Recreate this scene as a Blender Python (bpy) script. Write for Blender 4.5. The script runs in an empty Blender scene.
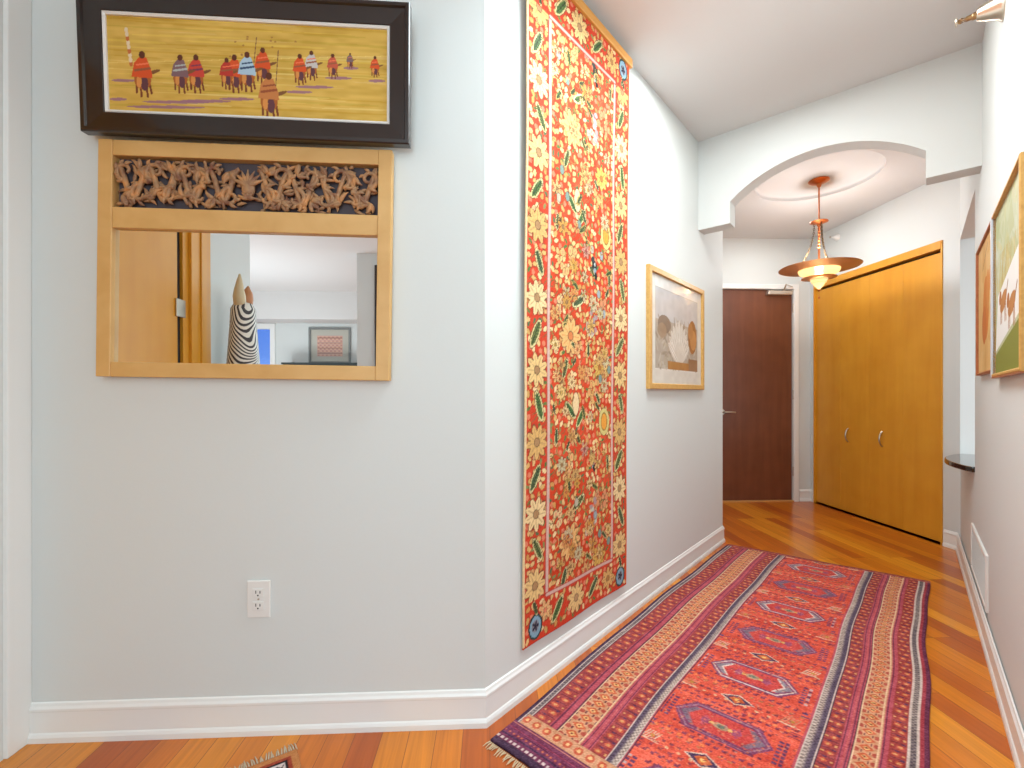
import bpy, bmesh, math, random
import numpy as np
from mathutils import Vector, Matrix

# ------------------------------------------------------------------ camera, world, lights, exposure
F, HY, CAMZ = 461.28, 394.28, 1.05          # focal length and horizon row in pixels of a 1024x768 frame
YAW = math.radians(2.7426)                  # the camera looks slightly to the right of the mirror wall's normal
PHI = math.radians(43.829)                  # the hall runs at this angle to the right
scene = bpy.context.scene
cam_data = bpy.data.cameras.new('camera'); cam = bpy.data.objects.new('camera', cam_data)
scene.collection.objects.link(cam); scene.camera = cam
cam.location = (0, 0, CAMZ); cam.rotation_euler = (math.pi/2, 0, -YAW)
cam_data.sensor_width = 36; cam_data.lens = F/1024*36; cam_data.shift_y = (HY-384)/1024
cam_data.clip_start = .02

w = bpy.data.worlds.new('daylight'); scene.world = w; w.use_nodes = True
bg = w.node_tree.nodes['Background']; bg.inputs[0].default_value = (.80, .93, 1.0, 1); bg.inputs[1].default_value = 1.7
scene.view_settings.view_transform = 'Standard'; scene.view_settings.look = 'None'
scene.view_settings.gamma = 1; scene.view_settings.use_curve_mapping = False
scene.view_settings.exposure = 0.05

def area(name, loc, size, power, color=(1, .95, .88), rot=(0, 0, 0), sy=None, spread=180):
    l = bpy.data.lights.new(name, 'AREA'); l.energy = power; l.color = color
    l.shape = 'RECTANGLE'; l.size = size; l.size_y = sy or size; l.spread = math.radians(spread)
    o = bpy.data.objects.new(name, l); o.location = loc; o.rotation_euler = rot
    scene.collection.objects.link(o); return o
sP, cP = math.sin(PHI), math.cos(PHI)
def UV(u, v, z=0): return Vector((u*sP+v*cP, u*cP-v*sP, z))
# added fill lights without fixtures (living room behind the camera, hall, entry)
area('living_room_top_fill', (-.1, -1.5, 2.60), 1.0, 10, (.72, .92, 1))  # added overhead fill behind the camera, no fixture
area('living_room_front_fill', (1.4, -3.2, 1.35), 3.2, 20, (.58, .86, 1), (math.radians(90), 0, 0), 2.3)  # added fill facing the mirror wall, no window modelled here
area('hall_front_fill', (-.2, -2.6, 1.5), 1.8, 62, (.62, .89, 1), (math.radians(90), 0, -PHI), 2.0)  # added fill aimed down the hall from behind the camera
area('living_room_up_fill', (-3.2, -2.9, .5), 1.6, 75, (.84, .94, 1), (math.pi, 0, 0))  # added upward fill, brightens the reflected room from below the mirror's view
area('camera_up_fill', (-.5, -.9, 1.75), .5, 6, (.76, .92, 1), (math.pi, 0, 0))  # added upward fill for the ceiling, no lamp stands here
area('hall_up_fill', UV(1.9, -.42, 1.95), .5, 1.6, (.78, .93, 1), (math.pi, 0, 0))  # added fill floating in the hall, lifts the ceiling
area('hall_top_fill', UV(1.35, -.42, 2.62), .6, 23, (.82, .95, 1), spread=150)  # added downward fill for the near hall, no fixture
area('hall_top_fill', UV(2.15, -.48, 2.62), .7, 17, (.92, .96, .96))  # second added hall fill, nearer the header
area('entry_top_fill', (2.5, 3.75, 2.55), .35, 6.5, (.92, .96, .95))  # added fill to brighten the entry, besides the pendant
# ------------------------------------------------------------------ helpers
rnd = random.Random(7)
VL, VR, UH = -1.0264, .2313, 2.966
HC, HB, D, DD, CX, HV, HD = 2.640, 2.0845, 1.4656, 4.390, 3.1463, 2.572, 2.0759
XL = -1.397
CAM = Vector((0, 0, CAMZ))

def ray(x, y):
    a, u = (x-512)/F, (HY-y)/F
    return Vector((a*math.cos(YAW)+math.sin(YAW), -a*math.sin(YAW)+math.cos(YAW), u))
def hit(n, c, x, y):
    n = Vector(n); d = ray(x, y); return CAM+d*((c-n.dot(CAM))/n.dot(d))
NV = (cP, -sP, 0); NU = (sP, cP, 0)

def s2l(c):
    c = np.asarray(c, float)/255.0
    return np.where(c <= .04045, c/12.92, ((c+.055)/1.055)**2.4)
def lin(r, g, b): return tuple(s2l((r, g, b)))+(1,)

def mat(name, rgb, rough=.5, metal=0, coat=0, spec=.5, bump=0, bscale=200, emit=None, es=0):
    m = bpy.data.materials.new(name); m.use_nodes = True
    nt = m.node_tree; b = nt.nodes['Principled BSDF']
    b.inputs['Base Color'].default_value = lin(*rgb); b.inputs['Roughness'].default_value = rough
    b.inputs['Metallic'].default_value = metal; b.inputs['Coat Weight'].default_value = coat
    b.inputs['Specular IOR Level'].default_value = spec
    if emit: b.inputs['Emission Color'].default_value = lin(*emit); b.inputs['Emission Strength'].default_value = es
    if bump:
        n = nt.nodes.new('ShaderNodeTexNoise'); n.inputs['Scale'].default_value = bscale
        bp = nt.nodes.new('ShaderNodeBump'); bp.inputs['Strength'].default_value = bump; bp.inputs['Distance'].default_value = .002
        tc = nt.nodes.new('ShaderNodeTexCoord'); nt.links.new(tc.outputs['Object'], n.inputs['Vector'])
        nt.links.new(n.outputs['Fac'], bp.inputs['Height']); nt.links.new(bp.outputs['Normal'], b.inputs['Normal'])
    return m

def wood(name, c1, c2, rough=.35, scale=(30, 30, 1.5), coat=0, blotch=0):
    m = mat(name, c1, rough, coat=coat); nt = m.node_tree; b = nt.nodes['Principled BSDF']
    tc = nt.nodes.new('ShaderNodeTexCoord'); mp = nt.nodes.new('ShaderNodeMapping'); mp.inputs['Scale'].default_value = scale
    n = nt.nodes.new('ShaderNodeTexNoise'); n.inputs['Scale'].default_value = 1; n.inputs['Detail'].default_value = 5
    n.inputs['Distortion'].default_value = .6
    r = nt.nodes.new('ShaderNodeValToRGB'); r.color_ramp.elements[0].color = lin(*c1); r.color_ramp.elements[1].color = lin(*c2)
    r.color_ramp.elements[0].position = .3; r.color_ramp.elements[1].position = .7
    nt.links.new(tc.outputs['Object'], mp.inputs[0]); nt.links.new(mp.outputs[0], n.inputs['Vector'])
    out = n.outputs['Fac']
    if blotch:
        n2 = nt.nodes.new('ShaderNodeTexNoise'); n2.inputs['Scale'].default_value = 5
        mx = nt.nodes.new('ShaderNodeMix'); mx.inputs[0].default_value = blotch
        nt.links.new(tc.outputs['Object'], n2.inputs['Vector'])
        nt.links.new(out, mx.inputs[2]); nt.links.new(n2.outputs['Fac'], mx.inputs[3]); out = mx.outputs[0]
    nt.links.new(out, r.inputs[0]); nt.links.new(r.outputs[0], b.inputs['Base Color'])
    return m

def painted(name, rough=.9, coat=0, sheen=0):
    m = mat(name, (200, 200, 200), rough, coat=coat, spec=.3); nt = m.node_tree; b = nt.nodes['Principled BSDF']
    a = nt.nodes.new('ShaderNodeAttribute'); a.attribute_name = 'pattern'
    nt.links.new(a.outputs['Color'], b.inputs['Base Color'])
    if coat: b.inputs['Coat Roughness'].default_value = .03
    return m

def floor_mat():
    m = mat('plank floor', (190, 110, 50), .30, coat=.25); nt = m.node_tree; b = nt.nodes['Principled BSDF']
    b.inputs['Coat Roughness'].default_value = .12
    tc = nt.nodes.new('ShaderNodeTexCoord'); sep = nt.nodes.new('ShaderNodeSeparateXYZ'); cmb = nt.nodes.new('ShaderNodeCombineXYZ')
    nt.links.new(tc.outputs['Object'], sep.inputs[0]); nt.links.new(sep.outputs[1], cmb.inputs[0]); nt.links.new(sep.outputs[0], cmb.inputs[1])
    def brick(off, c1, c2, mortar):
        k = nt.nodes.new('ShaderNodeTexBrick'); k.inputs['Scale'].default_value = 1
        k.inputs['Brick Width'].default_value = .95; k.inputs['Row Height'].default_value = .083
        k.inputs['Mortar Size'].default_value = .0008; k.inputs['Mortar Smooth'].default_value = .1
        k.inputs['Color1'].default_value = c1; k.inputs['Color2'].default_value = c2; k.inputs['Mortar'].default_value = mortar
        k.offset = .37; k.offset_frequency = 3; k.squash = 1
        nt.links.new(cmb.outputs[0], k.inputs['Vector']); return k
    k = brick(.37, (0, 0, 0, 1), (1, 1, 1, 1), (.3, .3, .3, 1))
    r = nt.nodes.new('ShaderNodeValToRGB'); e = r.color_ramp.elements
    e[0].color = lin(178, 84, 24); e[1].color = lin(230, 152, 40); e[0].position = 0; e[1].position = 1
    q = e.new(.45); q.color = lin(204, 112, 24); q = e.new(.75); q.color = lin(216, 130, 30)
    nt.links.new(k.outputs['Color'], r.inputs[0])
    mp = nt.nodes.new('ShaderNodeMapping'); mp.inputs['Scale'].default_value = (55, 2.2, 1)
    n = nt.nodes.new('ShaderNodeTexNoise'); n.inputs['Scale'].default_value = 1; n.inputs['Detail'].default_value = 6; n.inputs['Distortion'].default_value = 1.2
    nt.links.new(tc.outputs['Object'], mp.inputs[0]); nt.links.new(mp.outputs[0], n.inputs['Vector'])
    r2 = nt.nodes.new('ShaderNodeValToRGB'); r2.color_ramp.elements[0].position = .3; r2.color_ramp.elements[1].position = .75
    r2.color_ramp.elements[0].color = (.80, .74, .68, 1); r2.color_ramp.elements[1].color = (1.08, 1.05, 1.0, 1)
    nt.links.new(n.outputs['Fac'], r2.inputs[0])
    mx = nt.nodes.new('ShaderNodeMix'); mx.data_type = 'RGBA'; mx.blend_type = 'MULTIPLY'; mx.inputs[0].default_value = 1
    nt.links.new(r.outputs[0], mx.inputs[6]); nt.links.new(r2.outputs[0], mx.inputs[7])
    mm = nt.nodes.new('ShaderNodeMix'); mm.data_type = 'RGBA'; mm.inputs[7].default_value = lin(110, 52, 24)
    nt.links.new(k.outputs['Fac'], mm.inputs[0]); nt.links.new(mx.outputs[2], mm.inputs[6])
    nt.links.new(mm.outputs[2], b.inputs['Base Color'])
    return m

WALL = mat('wall paint', (216, 219, 217), .65, bump=.08, bscale=90, spec=.3)
CEIL = mat('ceiling paint', (214, 212, 210), .8, spec=.2)
TRIM = mat('trim paint', (236, 235, 232), .35)
FLOOR = floor_mat()
MAPLE = wood('maple veneer', (214, 144, 34), (228, 162, 48), .4, (14, 14, 1.0), blotch=.5)
MAPLE_L = wood('light maple', (206, 158, 92), (220, 176, 112), .45, (9, 50, 14), blotch=.3)
BROWN = wood('brown door veneer', (104, 58, 38), (126, 74, 50), .35, (18, 18, 1.2), blotch=.5)
BLACKF = mat('black frame lacquer', (34, 22, 18), .28, coat=.4)
GOLD = wood('gold frame wood', (196, 148, 78), (214, 168, 96), .4, (60, 60, 60))
REDW = wood('red brown frame wood', (150, 84, 48), (176, 104, 62), .4, (40, 40, 40))
NICKEL = mat('brushed nickel', (196, 184, 168), .28, metal=1)
BRASS = mat('antique brass', (196, 112, 62), .32, metal=1)
WHITEP = mat('white plastic', (232, 230, 226), .4)
DARK = mat('dark slot', (30, 28, 28), .6)
STONE = mat('black granite', (28, 20, 18), .12, coat=.5)
MATB = mat('picture mat board', (226, 224, 220), .8)
PAINT = painted('painted canvas', .75)
PRINT = painted('glazed print', .5, coat=1.0)
RUGM = painted('wool pile', .95); TAPM = painted('embroidered cloth', .9)

class MB:
    def __init__(s): s.v = []; s.f = []
    def add(s, vs, fs):
        n = len(s.v); s.v += [tuple(v) for v in vs]; s.f += [tuple(i+n for i in f) for f in fs]; return s
    def box(s, x0, x1, y0, y1, z0, z1, M=None):
        vs = [Vector((x, y, z)) for z in (z0, z1) for x, y in ((x0, y0), (x1, y0), (x1, y1), (x0, y1))]
        if M: vs = [M@v for v in vs]
        return s.add(vs, [(0, 3, 2, 1), (4, 5, 6, 7), (0, 1, 5, 4), (1, 2, 6, 5), (2, 3, 7, 6), (3, 0, 4, 7)])
    def prism(s, pts, z0, z1):
        n = len(pts); ar = sum(pts[i][0]*pts[(i+1) % n][1]-pts[(i+1) % n][0]*pts[i][1] for i in range(n))
        if ar < 0: pts = pts[::-1]
        vs = [(p[0], p[1], z0) for p in pts]+[(p[0], p[1], z1) for p in pts]
        fs = [tuple(range(n))[::-1], tuple(range(n, 2*n))]+[(i, (i+1) % n, n+(i+1) % n, n+i) for i in range(n)]
        return s.add(vs, fs)
    def lathe(s, prof, seg=40, M=None, axis=None):
        # prof: list of (r, z); open ends with r = 0 close themselves
        vs = []; fs = []
        for r, z in prof:
            for k in range(seg):
                a = 2*math.pi*k/seg; vs.append(Vector((r*math.cos(a), r*math.sin(a), z)))
        if M: vs = [M@v for v in vs]
        for i in range(len(prof)-1):
            for k in range(seg):
                fs.append((i*seg+k, i*seg+(k+1) % seg, (i+1)*seg+(k+1) % seg, (i+1)*seg+k))
        return s.add(vs, fs)
    def tube(s, pts, rad, seg=8, flat=1.0, up=Vector((0, 1, 0))):
        pts = [Vector(p) for p in pts]; n = len(pts)
        rad = rad if isinstance(rad, (list, tuple)) else [rad]*n
        vs = []; fs = []
        for i, p in enumerate(pts):
            t = (pts[min(i+1, n-1)]-pts[max(i-1, 0)]).normalized()
            a = up.cross(t)
            if a.length < 1e-4: a = Vector((1, 0, 0)).cross(t)
            a.normalize(); b = t.cross(a).normalized()
            for k in range(seg):
                q = 2*math.pi*k/seg; vs.append(p+a*math.cos(q)*rad[i]+b*math.sin(q)*rad[i]*flat)
        for i in range(n-1):
            for k in range(seg): fs.append((i*seg+k, i*seg+(k+1) % seg, (i+1)*seg+(k+1) % seg, (i+1)*seg+k))
        fs += [tuple(range(seg))[::-1], tuple(range((n-1)*seg, n*seg))]
        return s.add(vs, fs)
    def frame(s, W, H, prof, M=None):
        # mitred rectangular frame in the XZ plane, centred in x, z from 0; prof: closed list of (inset, y)
        vs = []; n = len(prof)
        for cx, cz in ((0, 0), (1, 0), (1, 1), (0, 1)):
            for ins, y in prof:
                x = -W/2+ins if cx == 0 else W/2-ins; z = ins if cz == 0 else H-ins
                vs.append(Vector((x, y, z)))
        if M: vs = [M@v for v in vs]
        fs = []
        for c in range(4):
            d = (c+1) % 4
            for i in range(n): j = (i+1) % n; fs.append((c*n+i, c*n+j, d*n+j, d*n+i))
        return s.add(vs, fs)
    def sweep(s, path, prof):
        # path: 2D points; prof: closed list of (offset to the right-hand side of travel, z)
        P = [Vector((p[0], p[1])) for p in path]; n = len(P); m = len(prof); vs = []
        for i in range(n):
            a = (P[i]-P[i-1]).normalized() if i else None; b = (P[i+1]-P[i]).normalized() if i < n-1 else None
            if a is None: a = b
            if b is None: b = a
            na = Vector((a.y, -a.x)); nb = Vector((b.y, -b.x)); nn = (na+nb).normalized(); k = 1/max(.2, nn.dot(na))
            for o, z in prof: vs.append((P[i].x+nn.x*o*k, P[i].y+nn.y*o*k, z))
        fs = []
        for i in range(n-1):
            for j in range(m): q = (j+1) % m; fs.append((i*m+j, (i+1)*m+j, (i+1)*m+q, i*m+q))
        fs += [tuple(range(m)), tuple(range((n-1)*m, n*m))[::-1]]
        return s.add(vs, fs)
    def build(s, name, m, parent=None, smooth=False, bevel=0, loc=None, solid=0):
        me = bpy.data.meshes.new(name); me.from_pydata(s.v, [], s.f)
        bm = bmesh.new(); bm.from_mesh(me); bmesh.ops.recalc_face_normals(bm, faces=bm.faces); bm.to_mesh(me); bm.free()
        me.materials.append(m)
        if smooth:
            me.polygons.foreach_set('use_smooth', [True]*len(me.polygons))
        o = bpy.data.objects.new(name, me); scene.collection.objects.link(o)
        if parent: o.parent = parent
        if loc: o.location = loc
        if smooth and smooth != 'all':
            try:
                me.set_sharp_from_angle(angle=math.radians(40))
            except Exception: pass
        if bevel:
            b = o.modifiers.new('bevel', 'BEVEL'); b.width = bevel; b.segments = 2; b.limit_method = 'ANGLE'
        if solid:
            b = o.modifiers.new('solid', 'SOLIDIFY'); b.thickness = solid; b.offset = -1
        return o

def struct(o, label=None):
    o['kind'] = 'structure'
    if label: o['label'] = label
    return o
def tag(o, label, cat, group=None):
    o['label'] = label; o['category'] = cat
    if group: o['group'] = group
    return o
def empty(name, loc, label, cat, rot=(0, 0, 0), group=None):
    o = bpy.data.objects.new(name, None); scene.collection.objects.link(o); o.empty_display_size = .05
    o.location = loc; o.rotation_euler = rot; return tag(o, label, cat, group)

# ---- painting on a fine grid of coloured vertices
class Canvas:
    def __init__(s, W, H, res, base):
        s.nx = int(W/res)+1; s.ny = int(H/res)+1; s.W = W; s.H = H
        s.x = np.linspace(0, W, s.nx); s.y = np.linspace(0, H, s.ny)
        s.X, s.Y = np.meshgrid(s.x, s.y); s.C = np.zeros((s.ny, s.nx, 3)); s.C[:] = base
        s.rs = np.random.RandomState(3)
    def win(s, x0, x1, y0, y1):
        i0, i1 = np.searchsorted(s.x, [x0, x1]); j0, j1 = np.searchsorted(s.y, [y0, y1])
        return slice(max(j0-1, 0), j1+1), slice(max(i0-1, 0), i1+1)
    def ell(s, cx, cy, rx, ry, col, rot=0, al=1, ring=None):
        R = max(rx, ry)*1.05; w_ = s.win(cx-R, cx+R, cy-R, cy+R); X = s.X[w_]-cx; Y = s.Y[w_]-cy
        if X.size == 0: return
        c, n = math.cos(rot), math.sin(rot); d = ((X*c+Y*n)/rx)**2+((-X*n+Y*c)/ry)**2
        m = d <= 1
        if ring: m &= d >= ring*ring
        s.mix(w_, m, col, al)
    def mix(s, w_, m, col, al=1):
        a = s.C[w_]; a[m] = a[m]*(1-al)+np.asarray(col, float)*al
    def poly(s, pts, col, al=1):
        xs = [p[0] for p in pts]; ys = [p[1] for p in pts]; w_ = s.win(min(xs), max(xs), min(ys), max(ys))
        X = s.X[w_]; Y = s.Y[w_]
        if X.size == 0: return
        m = np.zeros(X.shape, bool); n = len(pts)
        for i in range(n):
            (x0, y0), (x1, y1) = pts[i], pts[(i+1) % n]
            if y0 == y1: continue
            m ^= ((y0 > Y) != (y1 > Y)) & (X < (x1-x0)*(Y-y0)/(y1-y0)+x0)
        s.mix(w_, m, col, al)
    def line(s, pts, wd, col, al=1):
        for (x0, y0), (x1, y1) in zip(pts[:-1], pts[1:]):
            w_ = s.win(min(x0, x1)-wd, max(x0, x1)+wd, min(y0, y1)-wd, max(y0, y1)+wd); X = s.X[w_]; Y = s.Y[w_]
            if X.size == 0: continue
            L = max((x1-x0)**2+(y1-y0)**2, 1e-12); t = np.clip(((X-x0)*(x1-x0)+(Y-y0)*(y1-y0))/L, 0, 1)
            s.mix(w_, np.hypot(X-x0-t*(x1-x0), Y-y0-t*(y1-y0)) <= wd/2, col, al)
    def rect(s, x0, x1, y0, y1, col, al=1):
        w_ = s.win(x0, x1, y0, y1); X = s.X[w_]; Y = s.Y[w_]; s.mix(w_, (X >= x0) & (X <= x1) & (Y >= y0) & (Y <= y1), col, al)
    def noise(s, fx, fy, amp, seed=0):
        r = np.random.RandomState(seed); gx = max(2, int(fx)); gy = max(2, int(fy)); g = r.rand(gy+1, gx+1)-.5
        u = s.X/s.W*(gx-1e-6); v = s.Y/s.H*(gy-1e-6); i = u.astype(int); j = v.astype(int); a = u-i; b = v-j
        a = a*a*(3-2*a); b = b*b*(3-2*b)
        n = (g[j, i]*(1-a)+g[j, i+1]*a)*(1-b)+(g[j+1, i]*(1-a)+g[j+1, i+1]*a)*b
        return n*2*amp
    def mesh(s, name, m, pos, parent=None, solid=0):
        P = pos(s.X, s.Y).reshape(-1, 3); nx, ny = s.nx, s.ny
        idx = np.arange(nx*ny).reshape(ny, nx)
        q = np.stack([idx[:-1, :-1], idx[:-1, 1:], idx[1:, 1:], idx[1:, :-1]], -1).reshape(-1, 4)
        me = bpy.data.meshes.new(name); me.vertices.add(nx*ny); me.vertices.foreach_set('co', P.astype(np.float32).ravel())
        me.loops.add(q.size); me.loops.foreach_set('vertex_index', q.astype(np.int32).ravel())
        me.polygons.add(len(q)); me.polygons.foreach_set('loop_start', np.arange(0, q.size, 4, dtype=np.int32))
        me.polygons.foreach_set('loop_total', np.full(len(q), 4, np.int32))
        me.update(calc_edges=True); me.validate()
        a = me.color_attributes.new('pattern', 'FLOAT_COLOR', 'POINT')
        c = np.ones((nx*ny, 4)); c[:, :3] = s2l(np.clip(s.C, 0, 255)).reshape(-1, 3)
        a.data.foreach_set('color', c.astype(np.float32).ravel())
        me.polygons.foreach_set('use_smooth', np.ones(len(q), bool))
        me.materials.append(m)
        o = bpy.data.objects.new(name, me); scene.collection.objects.link(o)
        if parent: o.parent = parent
        if solid:
            b = o.modifiers.new('solid', 'SOLIDIFY'); b.thickness = solid; b.offset = -1
        return o

# ------------------------------------------------------------------ the shell
def footprint(pts): return [(p[0], p[1]) for p in pts]
struct(MB().box(-8, 6, -10, 6, -.08, 0).build('floor', FLOOR))
CORNER = ((VL+D*sP)/cP, D)                       # where the mirror wall meets the hall's left wall
END = UV(3.455, VL)
T = .12
struct(MB().prism([(-1.70, D), CORNER, (CORNER[0]-T*.42, D+T), (-1.70, D+T)], 0, HC).build('wall_front', WALL))
bend = UV(3.455, VL-T)
struct(MB().prism(footprint([CORNER, END, bend, (CORNER[0]-T*.42, D+T)]), 0, HC).build('wall_left', WALL))
# entry: left wall, door wall, closet wall
struct(MB().prism([(END.x-.25, END.y+.02), (END.x-.05, END.y+.02), (END.x-.05, DD), (END.x-.25, DD)], 0, HV+.1).build('wall_entry_left', WALL))
dx0, dx1 = 2.19, 2.971
wm = MB(); wm.box(END.x-.2, dx0, DD, DD+.12, 0, HV+.1); wm.box(dx1, CX+.6, DD, DD+.12, 0, HV+.1); wm.box(dx0, dx1, DD, DD+.12, HD, HV+.1)
struct(wm.build('wall_far', WALL))
cy0, cy1 = 3.06, 4.335
YE = 2.943
wm = MB(); wm.box(CX, CX+.12, cy1, DD, 0, HV+.1); wm.box(CX, CX+.12, YE, cy0, 0, HV+.1); wm.box(CX, CX+.12, cy0, cy1, 2.123, HV+.1)
struct(wm.build('wall_closet', WALL))
struct(MB().box(CX+.12, CX+1.6, YE, YE+.1, 0, HV+.1).build('wall_kitchen', WALL))
# right hall wall with a pass-through opening over a half wall
def uvbox(mb, u0, u1, v0, v1, z0, z1): return mb.prism(footprint([UV(u0, v0), UV(u1, v0), UV(u1, v1), UV(u0, v1)]), z0, z1)
UJ, UE = 3.291, 4.296
wm = MB(); uvbox(wm, .45, UJ, VR, VR+T, 0, HC)
uvbox(wm, UJ, UE, VR, VR+T, HB, HV+.05); uvbox(wm, UJ, UE-.02, VR, VR+T, 0, .653)
struct(wm.build('wall_right', WALL))
# ceilings
struct(MB().prism(footprint([UV(-14, -14), UV(UH+.02, -14), UV(UH+.02, 1.6), UV(.2, 1.6), UV(.2, 7), UV(-14, 7)]), HC, HC+.1).build('ceiling', CEIL))
def vest_ceiling():
    bm = bmesh.new(); c = Vector((2.3, 3.15, HV)); R = .385; N = 64
    outer = [bm.verts.new(UV(u, v, HV)) for u, v in ((UH+.08, -2.6), (UH+.08, 1.5), (6.5, 1.5), (6.5, -2.6))]
    circ = [bm.verts.new(c+Vector((R*math.cos(2*math.pi*k/N), R*math.sin(2*math.pi*k/N), 0))) for k in range(N)]
    e = [bm.edges.new((outer[i], outer[(i+1) % 4])) for i in range(4)]+[bm.edges.new((circ[i], circ[(i+1) % N])) for i in range(N)]
    bmesh.ops.triangle_fill(bm, edges=e, use_beauty=True)
    prev = circ
    for r, z in ((.385, .02), (.37, .034), (.30, .052), (.2, .066), (.1, .073), (.02, .075)):
        ring = [bm.verts.new(c+Vector((r*math.cos(2*math.pi*k/N), r*math.sin(2*math.pi*k/N), z))) for k in range(N)]
        for k in range(N): 
            f = bm.faces.new((prev[k], prev[(k+1) % N], ring[(k+1) % N], ring[k])); f.smooth = len(prev) > 0 and r < .38
        prev = ring
    bm.faces.new(prev)
    bmesh.ops.recalc_face_normals(bm, faces=bm.faces)
    me = bpy.data.meshes.new('ceiling_entry'); bm.to_mesh(me); bm.free(); me.materials.append(CEIL)
    o = bpy.data.objects.new('ceiling_entry', me); scene.collection.objects.link(o); struct(o)
vest_ceiling()
struct(uvbox(MB(), UH+.1, 6.5, -2.6, 1.5, HV+.1, HV+.15).build('ceiling_slab', CEIL))

# arched header across the hall
def header():
    v0, v1, a0, a1 = VL, VR, -.839, .043; spring = 2.215; rise = .165
    prof = [(v0, HC), (v0, HB), (a0, HB), (a0, spring)]
    half = (a1-a0)/2; R = (half*half+rise*rise)/(2*rise); cz = spring+rise-R; mid = (a0+a1)/2
    ang = math.asin(half/R); N = 28
    for k in range(1, N): t = -ang+2*ang*k/N; prof.append((mid+R*math.sin(t), cz+R*math.cos(t)))
    prof += [(a1, spring), (a1, HB), (v1, HB), (v1, HC)]
    n = len(prof); vs = [UV(UH, v, z) for v, z in prof]+[UV(UH+.105, v, z) for v, z in prof]
    m = MB(); m.add(vs, [tuple(range(n)), tuple(range(n, 2*n))[::-1]]+[(i, (i+1) % n, n+(i+1) % n, n+i) for i in range(n)])
    o = m.build('trim_1', WALL); struct(o, 'arched white header across the hall')
    bm = bmesh.new(); bm.from_mesh(o.data); bmesh.ops.triangulate(bm, faces=[f for f in bm.faces if len(f.verts) > 4]); bm.to_mesh(o.data); bm.free()
header()

BASE = [(0, 0), (.014, 0), (.014, .016), (.011, .024), (.008, .028), (.008, .090), (.010, .093), (.010, .100), (.006, .107), (.004, .114), (0, .117)]
def base(name, path): return struct(MB().sweep(path, BASE).build(name, TRIM))
base('baseboard_left', footprint([(XL, D), CORNER, END, UV(3.455, VL-.10)]))
base('baseboard_right', footprint([(CX, cy0-.01), (CX, YE+.012), UV(.45, VR)]))
base('baseboard_far', [(dx1+.06, DD), (CX, DD), (CX, cy1+.02)])

# ------------------------------------------------------------------ left side: trim, wall, cabinet door (seen in the mirror)
struct(MB().box(XL-.14, XL+.012, 1.394, D, 0, HC).build('trim_2', TRIM, bevel=.003), 'white painted trim at the left edge')
XW = XL
wm = MB(); wm.box(XW-.14, XW, .126, .528, 0, HC); wm.box(XW-.14, XW, 1.30, 1.394, 0, HC); wm.box(XW-.14, XW, .528, 1.30, 2.20, HC)
struct(wm.build('wall_side', WALL))
d3 = struct(MB().box(XW-.055, XW-.012, .735, 1.262, .01, 2.16).build('door_3', MAPLE), 'maple closet door seen in the mirror')
cs = MB(); cs.box(XW-.10, XW+.014, .528, .60, 0, 2.2); cs.box(XW-.10, XW+.008, .60, .666, 0, 2.2); cs.box(XW-.10, XW-.006, .666, .705, 0, 2.2)
cs.box(XW-.10, XW+.014, 1.262, 1.30, 0, 2.2); cs.box(XW-.10, XW+.014, .705, 1.262, 2.162, 2.2)
cs.build('door_frame', MAPLE, d3, bevel=.002)
for z in (.35, 1.395, 1.95):
    hg = MB(); hg.box(XW-.012, XW-.004, .690, .752, z, z+.080); hg.build('hinge', NICKEL, d3, bevel=.001)
MB().box(XW-.14, XW-.12, .6, 1.3, 0, 2.2).build('dark_interior', DARK, d3); MB().box(XW-.05, XW-.02, .706, .734, .01, 2.16).build('gap_shade', DARK, d3)  # dark strip stands in for the shade in the door gap

# far living room seen in the mirror
LW = -4.63
ww = MB(); ww.box(-7.5, -.9, LW-.12, LW, 2.2, HC)
struct(ww.build('trim_3', CEIL), 'dropped soffit of the living room')
LB = -5.1
wx0, wx1, wz0, wz1 = -4.60, -3.70, .90, 2.11
lw = MB(); lw.box(-7.5, wx0, LB-.12, LB, 0, HC); lw.box(wx1, -.9, LB-.12, LB, 0, HC); lw.box(wx0, wx1, LB-.12, LB, 0, wz0); lw.box(wx0, wx1, LB-.12, LB, wz1, HC)
struct(lw.build('wall_back', WALL)); struct(MB().box(-7.5, -.9, LB, LW-.12, 2.2, 2.26).build('ceiling_alcove', CEIL))
GLS = mat('window glass', (200, 220, 250), .05)
GLS.node_tree.nodes['Principled BSDF'].inputs['Transmission Weight'].default_value = 1
SKYB = mat('blue evening sky', (60, 90, 160), 1, emit=(130, 175, 245), es=.9)
wd = MB(); wd.frame(wx1-wx0+.16, wz1-wz0+.16, [(0, 0), (0, -.03), (.08, -.03), (.08, .06), (.09, .06), (.09, 0)], Matrix.Translation(((wx0+wx1)/2, LB, wz0-.08))@Matrix.Rotation(math.pi, 4, 'Z'))
win = struct(wd.build('window_1', TRIM)); MB().box(wx0, wx1, LB-.07, LB-.064, wz0, wz1).build('glass_pane', GLS, win)
struct(MB().box(-9, -2, LB-1.6, LB-1.5, -.5, 4).build('window_view', SKYB), 'blue sky beyond the living room window')
struct(MB().box(-1.526, -1.12, -2.7, -2.5, 0, HC).build('wall_pier', WALL))

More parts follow.
